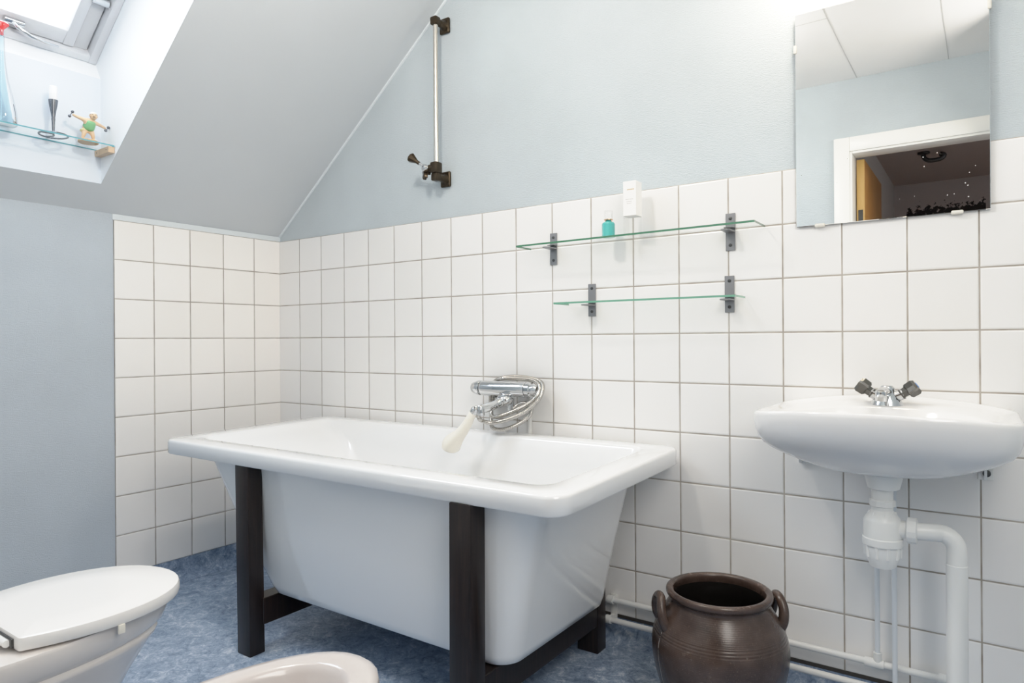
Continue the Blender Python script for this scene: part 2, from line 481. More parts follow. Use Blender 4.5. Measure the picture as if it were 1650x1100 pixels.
# the window itself, set in the roof plane
win = bpy.data.objects.new('window_1', None); COL.objects.link(win); win['kind'] = 'structure'
win.location = at(FB, OY1); ORIGIN['window_1'] = at(FB, OY1)
def wp(s, y, h=0.0): return at(FB, 0) + sd * s + nd * h + Vector((0, y, 0))
def wbox(bm, s0, s1, y0, y1, h0, h1, bev=0.004):
    mt = Matrix((( sd.x, 0, nd.x, FB.x), (0, 1, 0, 0), (sd.z, 0, nd.z, FB.z), (0, 0, 0, 1)))
    box(bm, s0, s1, y0, y1, h0, h1, bev, 2, mt)
e = 0.028
bm = new()
wbox(bm, 0, e, OY0, OY1, -0.01, 0.10); wbox(bm, FL - e, FL, OY0, OY1, -0.01, 0.10)
wbox(bm, 0, FL, OY1 - e, OY1, -0.012, 0.10); wbox(bm, 0, FL, OY0, OY0 + e, -0.012, 0.10)
obj('frame', bm, M['frame'], win)
bm = new()                                          # side cover rails
wbox(bm, e, FL - e, OY1 - 0.078, OY1 - e - 0.004, 0.022, 0.10); wbox(bm, e, FL - e, OY0 + e + 0.004, OY0 + 0.078, 0.022, 0.10)
obj('cover_rail', bm, M['frame'], win)
bm = new()
S0, S1, Y0, Y1 = e + 0.003, FL - e - 0.003, OY0 + 0.081, OY1 - 0.081
wbox(bm, S0, S0 + 0.055, Y0, Y1, 0.012, 0.07); wbox(bm, S1 - 0.05, S1, Y0, Y1, 0.012, 0.07)
wbox(bm, S0, S1, Y1 - 0.034, Y1, 0.008, 0.07); wbox(bm, S0, S1, Y0, Y0 + 0.034, 0.008, 0.07)
sash = obj('sash', bm, M['frame'], win)
bm = new(); wbox(bm, S0 + 0.053, S1 - 0.048, Y0 + 0.03, Y1 - 0.03, 0.045, 0.051, 0); obj('pane', bm, M['pane'], sash)
bm = new()
yh = -1.10
wbox(bm, S0 + 0.020, S0 + 0.037, yh - 0.045, yh + 0.015, -0.004, 0.014, 0.003)
tube(bm, [wp(S0 + 0.028, yh - 0.02, 0.0), wp(S0 + 0.024, yh - 0.008, -0.016), wp(S0 + 0.014, yh + 0.03, -0.03), wp(S0 + 0.010, yh + 0.07, -0.034), wp(S0 + 0.008, yh + 0.115, -0.030)], [0.006, 0.0065, 0.006, 0.005, 0.003], 10)
obj('handle', bm, M['chrome'], sash)
bm = new(); hs = wp(0.235, OY1 - 0.057, 0.012)
lathe(bm, [(0.010, 0), (0.015, 0.004), (0.015, 0.05), (0.011, 0.055)], hs + Vector((0, -0.027, 0)), 20, (0, 1, 0))
ball(bm, hs + Vector((0, 0.034, 0)) - sd * 0.004, 0.012, (1, 1.0, 1))
obj('hinge', bm, M['chrome'], win)

# rear wall with the doorway
DX0, DX1, DH = 2.175, 2.985, 1.99
bm = new()
box(bm, -TH, DX0 - 0.03, YR - TH, YR, 0, ZC + 0.1); box(bm, DX1 + 0.03, XR + TH, YR - TH, YR, 0, ZC + 0.1); box(bm, DX0 - 0.03, DX1 + 0.03, YR - TH, YR, DH + 0.03, ZC + 0.1)
struct('wall_rear', bm, M['paper'], smooth=0)
bm = new()
for (x0, x1, z0, z1) in ((DX0 - 0.09, DX0 - 0.012, 0, DH + 0.09), (DX1 + 0.012, DX1 + 0.09, 0, DH + 0.09), (DX0 - 0.012, DX1 + 0.012, DH + 0.012, DH + 0.09)):
    box(bm, x0, x1, YR, YR + 0.016, z0, z1, 0.003)
for (x0, x1, z0, z1) in ((DX0 - 0.03, DX0, 0, DH + 0.03), (DX1, DX1 + 0.03, 0, DH + 0.03), (DX0, DX1, DH, DH + 0.03)):
    box(bm, x0, x1, YR - TH, YR + 0.006, z0, z1, 0.002)
d1 = struct('door_1', bm, M['trim'])
bm = new(); box(bm, DX0 + 0.004, DX0 + 0.044, -2.98, YR - 0.118, 0.01, DH - 0.01, 0.002)
leaf = obj('door_leaf', bm, [M['door'], M['door_edge']], d1)
for p in leaf.data.polygons: p.material_index = 1 if p.normal.y > 0.7 else 0
bm = new(); box(bm, DX0 + 0.012, DX0 + 0.036, YR - 0.1185, YR - 0.1155, 1.60, 1.70, 0.001, 1); obj('hinge', bm, M['dark_metal'], leaf)
# hallway behind
HY = -5.0
bm = new(); box(bm, 1.9, 4.2, HY, YR, -0.1, -0.002); struct('floor_hall', bm, M['door'], smooth=0)
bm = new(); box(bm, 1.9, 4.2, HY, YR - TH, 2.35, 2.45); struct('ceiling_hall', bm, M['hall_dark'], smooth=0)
bm = new(); box(bm, 1.98, 2.1, HY, YR - TH, 0, 2.35); struct('wall_hall_left', bm, M['hall'], smooth=0)
bm = new(); box(bm, 4.0, 4.12, HY, YR - TH, 0, 2.35); struct('wall_hall_right', bm, M['hall'], smooth=0)
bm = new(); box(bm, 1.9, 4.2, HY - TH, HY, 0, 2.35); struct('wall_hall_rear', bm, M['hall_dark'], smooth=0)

bm = new(); tube(bm, catmull([(2.40, -3.85, 2.349), (2.40, -3.85, 2.315), (2.43, -3.85, 2.285), (2.50, -3.85, 2.285), (2.53, -3.85, 2.310), (2.50, -3.85, 2.325)], 5), 0.016, 12)
lathe(bm, [(0.04, 0.0), (0.04, -0.012), (0.02, -0.02)], (2.40, -3.85, 2.3495), 20)
thing('ceiling_hook', bm, M['dark_metal'], 'dark curved fitting on the dim hallway ceiling, reflected in the mirror', 'hook', loc=(2.40, -3.85, 2.28))

# ------------------------------------------------------------------ bathtub on a dark wooden frame
tub = empty('bathtub', (1.2, -0.4, 0.0), 'rectangular white bathtub on a dark brown wooden frame', 'bathtub')
def rimz(off): return lambda x, y: 0.642 + (y + 0.745) * 0.0235 + off
def body(x0, x1, y0, y1, r, z): return rrect(x0, x1, y0, y1, r, z)
RX0, RX1, RY0, RY1 = 0.345, 2.005, -0.755, -0.031
def rim(i, off, r): return rrect(RX0 + i, RX1 - i, RY0 + i, RY1 - i, r, rimz(off))
bm = new()
rings = [rrect(0.95, 1.72, -0.60, -0.20, 0.05, 0.166),
         rrect(0.875, 1.778, -0.652, -0.150, 0.05, 0.167),
         rrect(0.847, 1.800, -0.668, -0.132, 0.06, 0.178),
         rrect(0.825, 1.808, -0.676, -0.124, 0.07, 0.20),
         rrect(0.665, 1.842, -0.688, -0.10, 0.08, 0.38),
         rrect(0.512, 1.888, -0.700, -0.07, 0.09, 0.585),
         rrect(0.50, 1.892, -0.701, -0.068, 0.09, 0.600),
         rim(0.016, -0.047, 0.045), rim(0.004, -0.050, 0.055), rim(0.0, -0.045, 0.058), rim(0.0, -0.010, 0.058),
         rim(0.0015, -0.0045, 0.057), rim(0.0045, -0.0013, 0.055), rim(0.010, 0.0, 0.051),
         rrect(0.440, 1.925, -0.678, -0.092, 0.050, rimz(0.0)),
         rrect(0.449, 1.918, -0.671, -0.099, 0.046, rimz(-0.0025)),
         rrect(0.455, 1.913, -0.667, -0.104, 0.044, rimz(-0.010)),
         rrect(0.475, 1.899, -0.664, -0.112, 0.046, 0.618),
         rrect(0.575, 1.874, -0.656, -0.122, 0.055, 0.585),
         rrect(0.640, 1.860, -0.652, -0.128, 0.06, 0.51),
         rrect(0.765, 1.822, -0.640, -0.140, 0.07, 0.34),
         rrect(0.86, 1.792, -0.625, -0.158, 0.07, 0.23),
         rrect(0.93, 1.755, -0.59, -0.19, 0.06, 0.200),
         rrect(1.02, 1.68, -0.53, -0.25, 0.05, 0.192)]
loft(bm, rings)
obj('tub_shell', bm, M['acrylic'], tub, 50)
# legs (slightly out of plumb, as they stand) and the two cross beams
def leg(x0, x1, y0, y1, dx, dy, zt):
    bm = new(); vs = box(bm, x0, x1, y0, y1, 0.0, zt, 0.0025, 2)
    for v in bm.verts: v.co.x += dx * v.co.z / 0.6; v.co.y += dy * v.co.z / 0.6
    obj('leg', bm, M['wood'], tub, 30)
leg(0.813, 0.880, -0.762, -0.708, -0.027, 0.012, 0.592)
leg(1.699, 1.766, -0.772, -0.714, -0.010, 0.016, 0.592)
leg(0.813, 0.880, -0.128, -0.072, -0.010, 0.0, 0.195)
leg(1.692, 1.765, -0.134, -0.078, 0.0, 0.0, 0.195)
for x0, x1, ya, yb in ((0.818, 0.878, -0.712, -0.12), (1.702, 1.763, -0.718, -0.128)):
    bm = new(); box(bm, x0, x1, ya, yb, 0.086, 0.170, 0.002, 1); obj('cross_beam', bm, M['wood'], tub, 30)
bm = new(); lathe(bm, [(0.0, 0.003), (0.026, 0.003), (0.028, 0.0)], (1.30, -0.39, 0.192), 24, cap0=False); obj('drain', bm, M['chrome'], tub)

# ------------------------------------------------------------------ bath mixer on the wall
mix = empty('bath_mixer_tap', (1.37, -0.006, 0.80), 'chrome thermostatic bath mixer on the tiles above the tub', 'tap')
MY, MZ = -0.075, 0.814
bm = new()
lathe(bm, [(0.021, 0.0), (0.026, 0.006), (0.0265, 0.012), (0.0265, 0.192), (0.025, 0.196)], (1.268, MY, MZ), 32, (1, 0, 0))
obj('body', bm, M['chrome'], mix)
bm = new(); lathe(bm, [(0.015, 0.0), (0.019, 0.003), (0.0265, 0.026), (0.0265, 0.036), (0.024, 0.038)], (1.229, MY, MZ), 32, (1, 0, 0)); obj('temperature_handle', bm, M['chrome'], mix)
bm = new(); lathe(bm, [(0.024, 0.0), (0.0265, 0.002), (0.0265, 0.018), (0.021, 0.022), (0.0215, 0.034), (0.016, 0.046), (0.0, 0.047)], (1.465, MY, MZ), 12, (1, 0, 0)); obj('flow_handle', bm, M['chrome'], mix)
for x in (1.295, 1.445):
    bm = new(); lathe(bm, [(0.033, 0.0), (0.033, 0.004), (0.026, 0.012), (0.017, 0.014), (0.017, 0.06)], (x, -0.0055, MZ - 0.012), 24, (0, -1, 0)); obj('wall_flange', bm, M['chrome'], mix)
bm = new()
tube(bm, catmull([(1.378, MY, MZ - 0.02), (1.378, MY - 0.012, MZ - 0.036), (1.374, MY - 0.045, MZ - 0.048), (1.366, MY - 0.085, MZ - 0.058), (1.357, MY - 0.115, MZ - 0.062)], 6), [0.021] * 7 + [0.018] * 6 + [0.015] * 12, 18)
lathe(bm, [(0.014, 0.0), (0.0145, 0.002), (0.0145, 0.03), (0.012, 0.034)], (1.355, MY - 0.120, MZ - 0.084), 20)
ball(bm, (1.380, MY - 0.012, MZ - 0.038), 0.029, (1.15, 1.0, 0.75), 24)
obj('spout', bm, M['chrome'], mix)
bm = new()
tube(bm, [(1.398, MY, MZ - 0.02), (1.398, MY, MZ - 0.075)], 0.012, 14)
obj('hose_outlet', bm, M['chrome'], mix)

# hand shower with its coiled hose, hung by the spout
hsn = empty('hand_shower', (1.30, -0.20, 0.60), 'cream hand shower hanging over the tub with a coiled steel hose', 'hand shower')
bm = new()
hp = [(1.338, -0.212, 0.743), (1.330, -0.215, 0.728), (1.316, -0.216, 0.703), (1.298, -0.216, 0.680), (1.280, -0.216, 0.662), (1.262, -0.214, 0.647), (1.247, -0.211, 0.634), (1.236, -0.208, 0.622), (1.229, -0.205, 0.611), (1.226, -0.203, 0.601)]
tube(bm, hp, [0.0125, 0.0145, 0.0165, 0.019, 0.022, 0.027, 0.032, 0.0345, 0.031, 0.014], 20)
obj('handle', bm, M['handset'], hsn)
bm = new(); lathe(bm, [(0.012, 0), (0.0135, 0.003), (0.0135, 0.016), (0.010, 0.022)], (1.336, -0.212, 0.738), 18, (0.5, -0.02, 0.85)); obj('hose_nut', bm, M['chrome'], hsn)
hose_pts = [(1.346, -0.212, 0.757), (1.344, -0.195, 0.752), (1.322, -0.165, 0.722), (1.315, -0.135, 0.704), (1.352, -0.125, 0.698), (1.416, -0.125, 0.712), (1.484, -0.118, 0.742),
            (1.526, -0.10, 0.782), (1.534, -0.082, 0.814), (1.516, -0.062, 0.840), (1.462, -0.045, 0.852), (1.395, -0.04, 0.856), (1.325, -0.036, 0.848), (1.278, -0.026, 0.82),
            (1.275, -0.030, 0.770), (1.300, -0.06, 0.725), (1.346, -0.108, 0.716), (1.397, -0.112, 0.727), (1.454, -0.110, 0.750), (1.505, -0.10, 0.780), (1.521, -0.086, 0.806),
            (1.512, -0.070, 0.832), (1.470, -0.060, 0.848), (1.397, -0.058, 0.850), (1.33, -0.05, 0.846), (1.290, -0.022, 0.825),
            (1.282, -0.024, 0.775), (1.292, -0.05, 0.712), (1.330, -0.098, 0.682), (1.358, -0.106, 0.673), (1.400, -0.106, 0.678), (1.450, -0.098, 0.700), (1.488, -0.088, 0.732), (1.478, -0.075, 0.762), (1.440, -0.074, 0.765), (1.408, -0.075, 0.745), (1.399, -0.075, 0.738)]
pl = catmull(hose_pts, 7)
# resample evenly and rib the surface
L = [0.0]
for a, b in zip(pl[:-1], pl[1:]): L.append(L[-1] + (b - a).length)
step = 0.0019; k = 0; rs = []; rp = []
s = 0.0
while s < L[-1]:
    while L[k + 1] < s: k += 1
    f = (s - L[k]) / max(L[k + 1] - L[k], 1e-9); rp.append(pl[k].lerp(pl[k + 1], f)); rs.append(0.0076 if len(rs) % 2 else 0.0064); s += step
bm = new(); tube(bm, rp, rs, 10); obj('hose', bm, M['hose'], hsn, 60)
bm = new(); tube(bm, [(1.437, -0.0142, 0.10), (1.437, -0.0142, 0.79)], 0.0075, 14)
thing('water_pipe', bm, M['pipe_white'], 'thin white upright pipe on the tiles between the tub and the bath mixer', 'pipe')

# ------------------------------------------------------------------ shower rail
rail = empty('shower_rail', (1.045, 0.0, 1.6), 'upright steel shower rail with bronze brackets on the blue wall', 'shower rail')
RXR, RYR = 1.048, -0.062
bm = new(); tube(bm, [(RXR, RYR, 1.615), (RXR, RYR, 2.205)], 0.0095, 20); obj('rod', bm, M['steel'], rail)
for z, up in ((2.208, 1), (1.612, -1)):
    bm = new()
    box(bm, RXR - 0.024, RXR + 0.024, -0.014, 0.0, z - 0.030, z + 0.030, 0.006, 3)
    lathe(bm, [(0.021, 0.0), (0.016, 0.010), (0.014, 0.02), (0.014, 0.05), (0.012, 0.054)], (RXR, -0.012, z), 16, (0, -1, 0))
    box(bm, RXR - 0.0155, RXR + 0.0155, RYR - 0.016, RYR + 0.014, z - 0.016, z + 0.014, 0.005, 2)
    br = obj('bracket', bm, M['bronze'], rail)
bm = new(); zs = 1.646
box(bm, RXR - 0.017, RXR + 0.017, RYR - 0.020, RYR + 0.016, zs - 0.021, zs + 0.021, 0.005, 2)
tube(bm, [(RXR - 0.012, RYR - 0.006, zs), (RXR - 0.028, RYR - 0.014, zs)], [0.016, 0.013], 16)
sl = obj('slider', bm, M['bronze'], rail)
bm = new(); lathe(bm, [(0.0145, 0), (0.0145, 0.012), (0.011, 0.015), (0.006, 0.013)], (RXR - 0.034, RYR - 0.020, zs), 20, (-0.45, -0.9, 0.05)); obj('collar', bm, M['chrome'], sl)
bm = new()                                           # star-shaped clamp knob
c0 = Vector((RXR - 0.046, RYR - 0.012, zs - 0.014)); ax = Vector((-0.62, -0.78, 0)).normalized(); u = Vector((0, 0, 1)); w = ax.cross(u)
ring = []
for k in range(40):
    a = 2 * pi * k / 40; r = 0.0215 + 0.0075 * cos(5 * a)
    ring.append((a, r))
loft(bm, [[c0 + ax * h + (u * cos(a) + w * sin(a)) * (r * q) for a, r in ring] for h, q in ((-0.008, 0.55), (-0.006, 1.0), (0.006, 1.0), (0.009, 0.8))])
tube(bm, [c0 - ax * 0.02, c0], 0.008, 12)
obj('knob', bm, M['bronze'], sl)
bm = new(); q0 = Vector((RXR - 0.042, RYR - 0.03, zs + 0.008))
tube(bm, [q0, q0 + Vector((-0.016, -0.006, 0.012))], 0.005, 12)
obj('stem', bm, M['chrome'], sl)
bm = new(); d = Vector((-0.72, -0.22, 0.56)).normalized(); q1 = q0 + Vector((-0.014, -0.005, 0.010))
lathe(bm, [(0.007, 0), (0.0075, 0.014), (0.010, 0.02), (0.019, 0.042), (0.017, 0.047)], q1, 8, d); obj('holder', bm, M['bronze'], sl)

# ------------------------------------------------------------------ wall glass shelves
def glass_shelf(label, x0, x1, yf, z, xb, bz0, bz1, edge, rot=0.0):
    t = empty('glass_shelf', ((x0 + x1) / 2, 0, z), label, 'shelf', 'glass shelves on the tiles')
    bm = new(); box(bm, x0, x1, yf, -0.012, z - 0.0075, z, 0.0008, 1)
    for v in bm.verts: v.co.y += (v.co.x - (x0 + x1) / 2) * rot * (1 if v.co.y < yf * 0.5 else 0)
    o = obj('pane', bm, [M['glass'], edge], t, 0); edge_mats(o, (1, 1.0))
    for x in xb:
        bm = new(); box(bm, x - 0.014, x + 0.014, -0.010, -0.006, bz0, bz1, 0.0006, 1)
        box(bm, x - 0.014, x + 0.014, -0.055, -0.007, z - 0.0115, z - 0.0077, 0.0006, 1)
        box(bm, x - 0.014, x + 0.014, -0.030, -0.007, z + 0.0002, z + 0.0035, 0.0006, 1)
        # rounded tongue under the pane
        lathe(bm, [(0.014, 0), (0.014, 0.0035)], (x, -0.055, z - 0.0113), 20)
        b = obj('bracket', bm, M['grey_metal'], t, 30)
        for zz in (bz1 - 0.015, bz0 + 0.016):
            bm = new(); lathe(bm, [(0.0052, 0), (0.005, 0.0012), (0.0025, 0.0018)], (x, -0.0099, zz), 14, (0, -1, 0)); obj('screw', bm, M['dark_metal'], b)
glass_shelf('long upper glass shelf holding the turquoise bottle and white box', 1.445, 2.249, -0.115, 1.311, (1.537, 2.149), 1.246, 1.356, M['edge'], -0.02)
glass_shelf('shorter empty glass shelf below the longer one', 1.598, 2.192, -0.113, 1.1098, (1.686, 2.145), 1.0635, 1.172, M['edge_pale'], 0.0)

# perfume bottle and carton on the upper shelf
pb = empty('perfume_bottle', (1.779, -0.068, 1.311), 'small turquoise glass bottle with a clear cap on the upper shelf', 'bottle')
px, py, pz = 1.779, -0.068, 1.3112
bm = new(); lathe(bm, [(0.018, 0), (0.021, 0.002), (0.021, 0.043), (0.019, 0.047), (0.010, 0.0525), (0.009, 0.055)], (px, py, pz), 12); obj('flask', bm, M['turq'], pb, 25)
bm = new(); lathe(bm, [(0.0135, 0.055), (0.0145, 0.056), (0.0145, 0.058), (0.010, 0.059)], (px, py, pz), 24); obj('collar', bm, M['copper'], pb)
bm = new(); lathe(bm, [(0.0125, 0.059), (0.0135, 0.061), (0.0135, 0.084), (0.0125, 0.086)], (px, py, pz), 20); obj('cap', bm, M['clear_cap'], pb)
cb = empty('product_box', (1.862, -0.075, 1.311), 'tall narrow white carton standing on the upper glass shelf', 'box')
bx, by = 1.866, -0.075; hw = 0.0215
bm = new(); box(bm, bx - hw, bx + hw, by - hw, by + hw, 1.368, 1.475, 0.0008, 1); obj('carton', bm, M['carton'], cb, 0)
bm = new(); box(bm, bx - hw + 0.0005, bx + hw - 0.0005, by - hw + 0.0005, by + hw - 0.0005, 1.3112, 1.3682, 0.0005, 1); obj('clear_base', bm, M['clear_cap'], cb, 0)
bm = new(); fy = by - hw - 0.0002
for (a, b, z, h) in ((-0.013, 0.011, 1.418, 0.0018), (-0.010, 0.008, 1.411, 0.0016), (-0.009, 0.007, 1.4055, 0.0014)):
    x = bx + a
    while x < bx + b:                                # rows of tiny strokes, too small to read
        w_ = random.uniform(0.0012, 0.0026); box(bm, x, x + w_, fy, fy + 0.0004, z, z + h); x += w_ + 0.0008
obj('print', bm, M['print'], cb, 0)
bm = new(); x = bx - 0.008
while x < bx + 0.013:
    box(bm, x, x + 0.0025, fy, fy + 0.0004, 1.447, 1.4505); x += 0.0034
obj('gold_print', bm, M['gold_print'], cb, 0)

# ------------------------------------------------------------------ mirror
mr = empty('wall_mirror', (2.556, -0.006, 1.295), 'frameless rectangular mirror on clips above the washbasin', 'mirror')
bm = new(); box(bm, 2.334, 2.778, -0.016, -0.011, 1.295, 1.886, 0.0012, 1); obj('glass', bm, M['mirror'], mr, 0)
bm = new(); box(bm, 2.345, 2.767, -0.011, -0.0065, 1.30, 1.875); obj('backing', bm, M['hall'], mr, 0)
for x, z, v in ((2.395, 1.295, 0), (2.71, 1.295, 0), (2.334, 1.79, 1), (2.778, 1.79, 1)):
    bm = new()
    if v: box(bm, x - 0.0045, x + 0.0045, -0.0195, -0.0065, z - 0.012, z + 0.012, 0.003, 2)
    else: box(bm, x - 0.013, x + 0.013, -0.0205, -0.0065, z - 0.005, z + 0.0045, 0.003, 2)
    obj('clip', bm, M['clip'], mr)

# ------------------------------------------------------------------ washbasin
wb_ = empty('washbasin', (2.563, -0.006, 0.66), 'white ceramic washbasin with flared wings on the tiled wall', 'washbasin')
BXC, BHW, BYB, BYF = 2.563, 0.268, -0.0065, -0.35
def bzt(x): return 0.836 - 0.028 * ((x - BXC) / BHW) ** 2
def btop(q):
    f = min(max((-0.20 - q.y) / 0.2, 0.0), 1.0)
    return bzt(q.x) - 0.013 * f * f * max(0.0, 1 - ((q.x - BXC) / BHW) ** 2)
def outline():
    pts = rrect(BXC - BHW, BXC + BHW, BYF, BYB, 0.05, 0, 10)
    # back corners tighter and the long edges subdivided
    out = []
    n = len(pts)
    for i in range(n):
        a, b = pts[i], pts[(i + 1) % n]
        out.append(a)
        k = int((b - a).length / 0.02)
        for j in range(1, k): out.append(a.lerp(b, j / k))
    res = []
    for p in out:
        s = (p.y - BYB) / (BYF - BYB)
        y = p.y - 0.058 * (1 - ((p.x - BXC) / BHW) ** 2) * s
        res.append(Vector((p.x, y, 0)))
    return res
OUT = outline(); BC = Vector((BXC, -0.205, 0))
def bring(s, fz, sy=None):
    r = []
    for p in OUT:
        q = Vector((BC.x + (p.x - BC.x) * s, BC.y + (p.y - BC.y) * (s if sy is None else sy), 0))
        q.z = fz(q) if callable(fz) else fz
        r.append(q)
    return r
def bowl(rx, ry, z, cy=-0.245, blend=1.0, s=0.86, zt=0.0):
    r = []
    for p in OUT:
        a = math.atan2(p.y - BC.y, p.x - BC.x)
        e = Vector((BXC + rx * cos(a), cy + ry * sin(a), z))
        r.append(e)
    return r
bm = new()
under = [(0.06, 0.06, 0.661), (0.2, 0.2, 0.6615), (0.36, 0.34, 0.6665), (0.50, 0.47, 0.677), (0.64, 0.59, 0.693), (0.76, 0.70, 0.711), (0.86, 0.80, 0.729), (0.93, 0.875, 0.746), (0.972, 0.928, 0.765), (0.99, 0.963, 0.783), (0.999, 0.987, 0.800)]
rings = [bring(s, (lambda q, z=z, s=s: z + (btop(q) - 0.826) * s), t) for s, t, z in under]
rings += [bring(1.0, lambda q: btop(q) - 0.010), bring(0.997, lambda q: btop(q) - 0.004), bring(0.989, lambda q: btop(q) - 0.0008), bring(0.975, btop),
          bring(0.95, lambda q: btop(q) - 0.002), bring(0.92, lambda q: btop(q) - 0.006), bring(0.88, lambda q: btop(q) - 0.011)]
def binner(rx, ry, dz, lim): return [Vector((p.x, p.y, min(btop(p) - dz, lim))) for p in bowl(rx, ry, 0.0)]
rings += [binner(0.215, 0.125, 0.016, 0.815), binner(0.207, 0.119, 0.024, 0.806), bowl(0.18, 0.105, 0.77), bowl(0.13, 0.08, 0.72), bowl(0.06, 0.04, 0.70), bowl(0.02, 0.02, 0.698)]
loft(bm, rings)
obj('basin', bm, M['ceramic'], wb_, 60)
bm = new(); lathe(bm, [(0.020, 0.0), (0.020, 0.003), (0.014, 0.004)], (BXC, -0.245, 0.6985), 20); obj('drain', bm, M['chrome'], wb_)
def wbracket(x, w, zb):
    bm = new(); box(bm, x - w, x + w, -0.010, -0.0065, zb, 0.775, 0.001, 1)
    # web of the bracket running forward under the wing
    pts = [(-0.010, zb + 0.004), (-0.018, zb + 0.002), (-0.03, zb + 0.02), (-0.075, 0.726), (-0.010, 0.74)]
    sx_ = x - w if x < BXC else x - w * 0.2
    a = [bm.verts.new((sx_, y, z)) for y, z in pts]; b = [bm.verts.new((sx_ + 0.006, y, z)) for y, z in pts]
    bm.faces.new(a); bm.faces.new(b)
    for k in range(5): bm.faces.new((a[k], a[(k + 1) % 5], b[(k + 1) % 5], b[k]))
    o = obj('wall_bracket', bm, M['plastic'], wb_, 20)
    bm = new(); lathe(bm, [(0.0085, 0), (0.0085, 0.006), (0.005, 0.007)], (x + 0.002, -0.0098, zb + 0.017), 14, (0, -1, 0)); obj('screw', bm, M['dark_metal'], o)
wbracket(2.352, 0.014, 0.637); wbracket(2.764, 0.016, 0.637)

bt = empty('basin_mixer_tap', (2.562, -0.09, 0.815), 'small chrome basin tap with two smoky faceted handles', 'tap')
tx, ty, tz = 2.562, -0.09, 0.8155
bm = new()
lathe(bm, [(0.036, 0.0), (0.037, 0.002), (0.034, 0.010), (0.028, 0.022), (0.022, 0.030), (0.018, 0.036), (0.017, 0.044), (0.012, 0.050), (0.0, 0.051)], (tx, ty, tz), 28, sx=1.0, sy=0.8)
for sgn in (-1, 1):
    tube(bm, [(tx + sgn * 0.012, ty, tz + 0.020), (tx + sgn * 0.036, ty, tz + 0.031)], [0.014, 0.0125], 16)
obj('body', bm, M['chrome'], bt)
bm = new()
tube(bm, catmull([(tx, ty, tz + 0.032), (tx - 0.001, ty - 0.03, tz + 0.036), (tx - 0.002, ty - 0.07, tz + 0.038), (tx - 0.003, ty - 0.098, tz + 0.036)], 5), 0.0125, 16)
lathe(bm, [(0.012, 0), (0.0125, 0.002), (0.0125, 0.022), (0.010, 0.025)], (tx - 0.003, ty - 0.095, tz + 0.018), 18)
obj('spout', bm, M['chrome'], bt)
for sgn in (-1, 1):
    d = Vector((sgn * 0.80, 0.02, 0.58)).normalized(); q = Vector((tx + sgn * 0.031, ty, tz + 0.0285))
    bm = new(); lathe(bm, [(0.0135, 0.0), (0.0135, 0.004)], q, 20, d); lathe(bm, [(0.0125, 0.004), (0.0135, 0.018)], q, 6, d)
    u = d.orthogonal().normalized(); w = d.cross(u); ring = []
    for k in range(10):
        a = pi * k / 5; ring.append((a, 0.0215 if k % 2 == 0 else 0.0145))
    loft(bm, [[q + d * h + (u * cos(a) + w * sin(a)) * r * s for a, r in ring] for h, s in ((0.015, 0.72), (0.019, 0.95), (0.036, 1.0), (0.042, 0.8))])
    hd = obj('handle', bm, M['smoke'], bt, 20)
    if sgn > 0:
        bm = new(); lathe(bm, [(0.0075, 0.0), (0.007, 0.0012), (0.0, 0.0016)], q + d * 0.0418, 18, d); obj('blue_dot', bm, M['blue'], hd)

# ------------------------------------------------------------------ drain trap below the basin
tp = empty('drain_trap', (2.56, -0.2, 0.0), 'white plastic bottle trap and waste pipe under the washbasin', 'drain trap')
TX, TY = 2.562, -0.2
bm = new(); lathe(bm, [(0.030, 0.0), (0.034, 0.002), (0.041, 0.030), (0.0415, 0.034)], (TX + 0.003, TY, 0.628), 32); obj('waste_cup', bm, M['plastic'], tp)
bm = new(); lathe(bm, [(0.0235, 0.565), (0.0235, 0.632)], (TX, TY, 0), 24)
lathe(bm, [(0.024, 0.586), (0.0285, 0.588), (0.0285, 0.600), (0.026, 0.603)], (TX, TY, 0), 10); obj('tailpiece', bm, M['plastic'], tp, 25)
bm = new(); lathe(bm, [(0.041, 0.508), (0.041, 0.552), (0.037, 0.560), (0.026, 0.574), (0.0235, 0.578), (0.020, 0.578)], (TX, TY, 0), 32)
for k in range(8):
    a = 2 * pi * k / 8 + 0.2; p = Vector((TX + 0.034 * cos(a), TY + 0.034 * sin(a), 0.556)); q = Vector((TX + 0.026 * cos(a), TY + 0.026 * sin(a), 0.574)); tube(bm, [p, q], 0.0032, 6)
lathe(bm, [(0.020, 0), (0.020, 0.062)], (TX, TY, 0.537), 20, (1, 0, 0)); obj('bottle', bm, M['plastic'], tp)
bm = new(); lathe(bm, [(0.022, 0.442), (0.027, 0.444), (0.030, 0.452), (0.0375, 0.470), (0.039, 0.495), (0.043, 0.496), (0.0435, 0.499), (0.0435, 0.512), (0.041, 0.514)], (TX, TY, 0), 32)
for k in range(10):
    a = 2 * pi * k / 10 + 0.1; tube(bm, [(TX + 0.036 * cos(a), TY + 0.036 * sin(a), 0.468), (TX + 0.0385 * cos(a), TY + 0.0385 * sin(a), 0.496)], 0.004, 6)
obj('bottle_cup', bm, M['plastic'], tp)
bm = new(); lathe(bm, [(0.026, 0.0), (0.030, 0.002), (0.030, 0.020), (0.024, 0.022)], (TX + 0.050, TY, 0.537), 14, (1, 0, 0)); obj('outlet_nut', bm, M['plastic'], tp, 25)
bm = new()
ex, ey = 2.709, -0.185
pts = [Vector((TX + 0.04, TY, 0.537)), Vector((TX + 0.075, TY, 0.537)), Vector((ex - 0.035, ey - 0.003, 0.537))]
for k in range(1, 9):
    a = k / 8 * pi / 2; pts.append(Vector((ex - 0.035 + 0.035 * sin(a), ey, 0.537 - 0.035 + 0.035 * cos(a))))
pts.append(Vector((ex, ey, 0.47)))
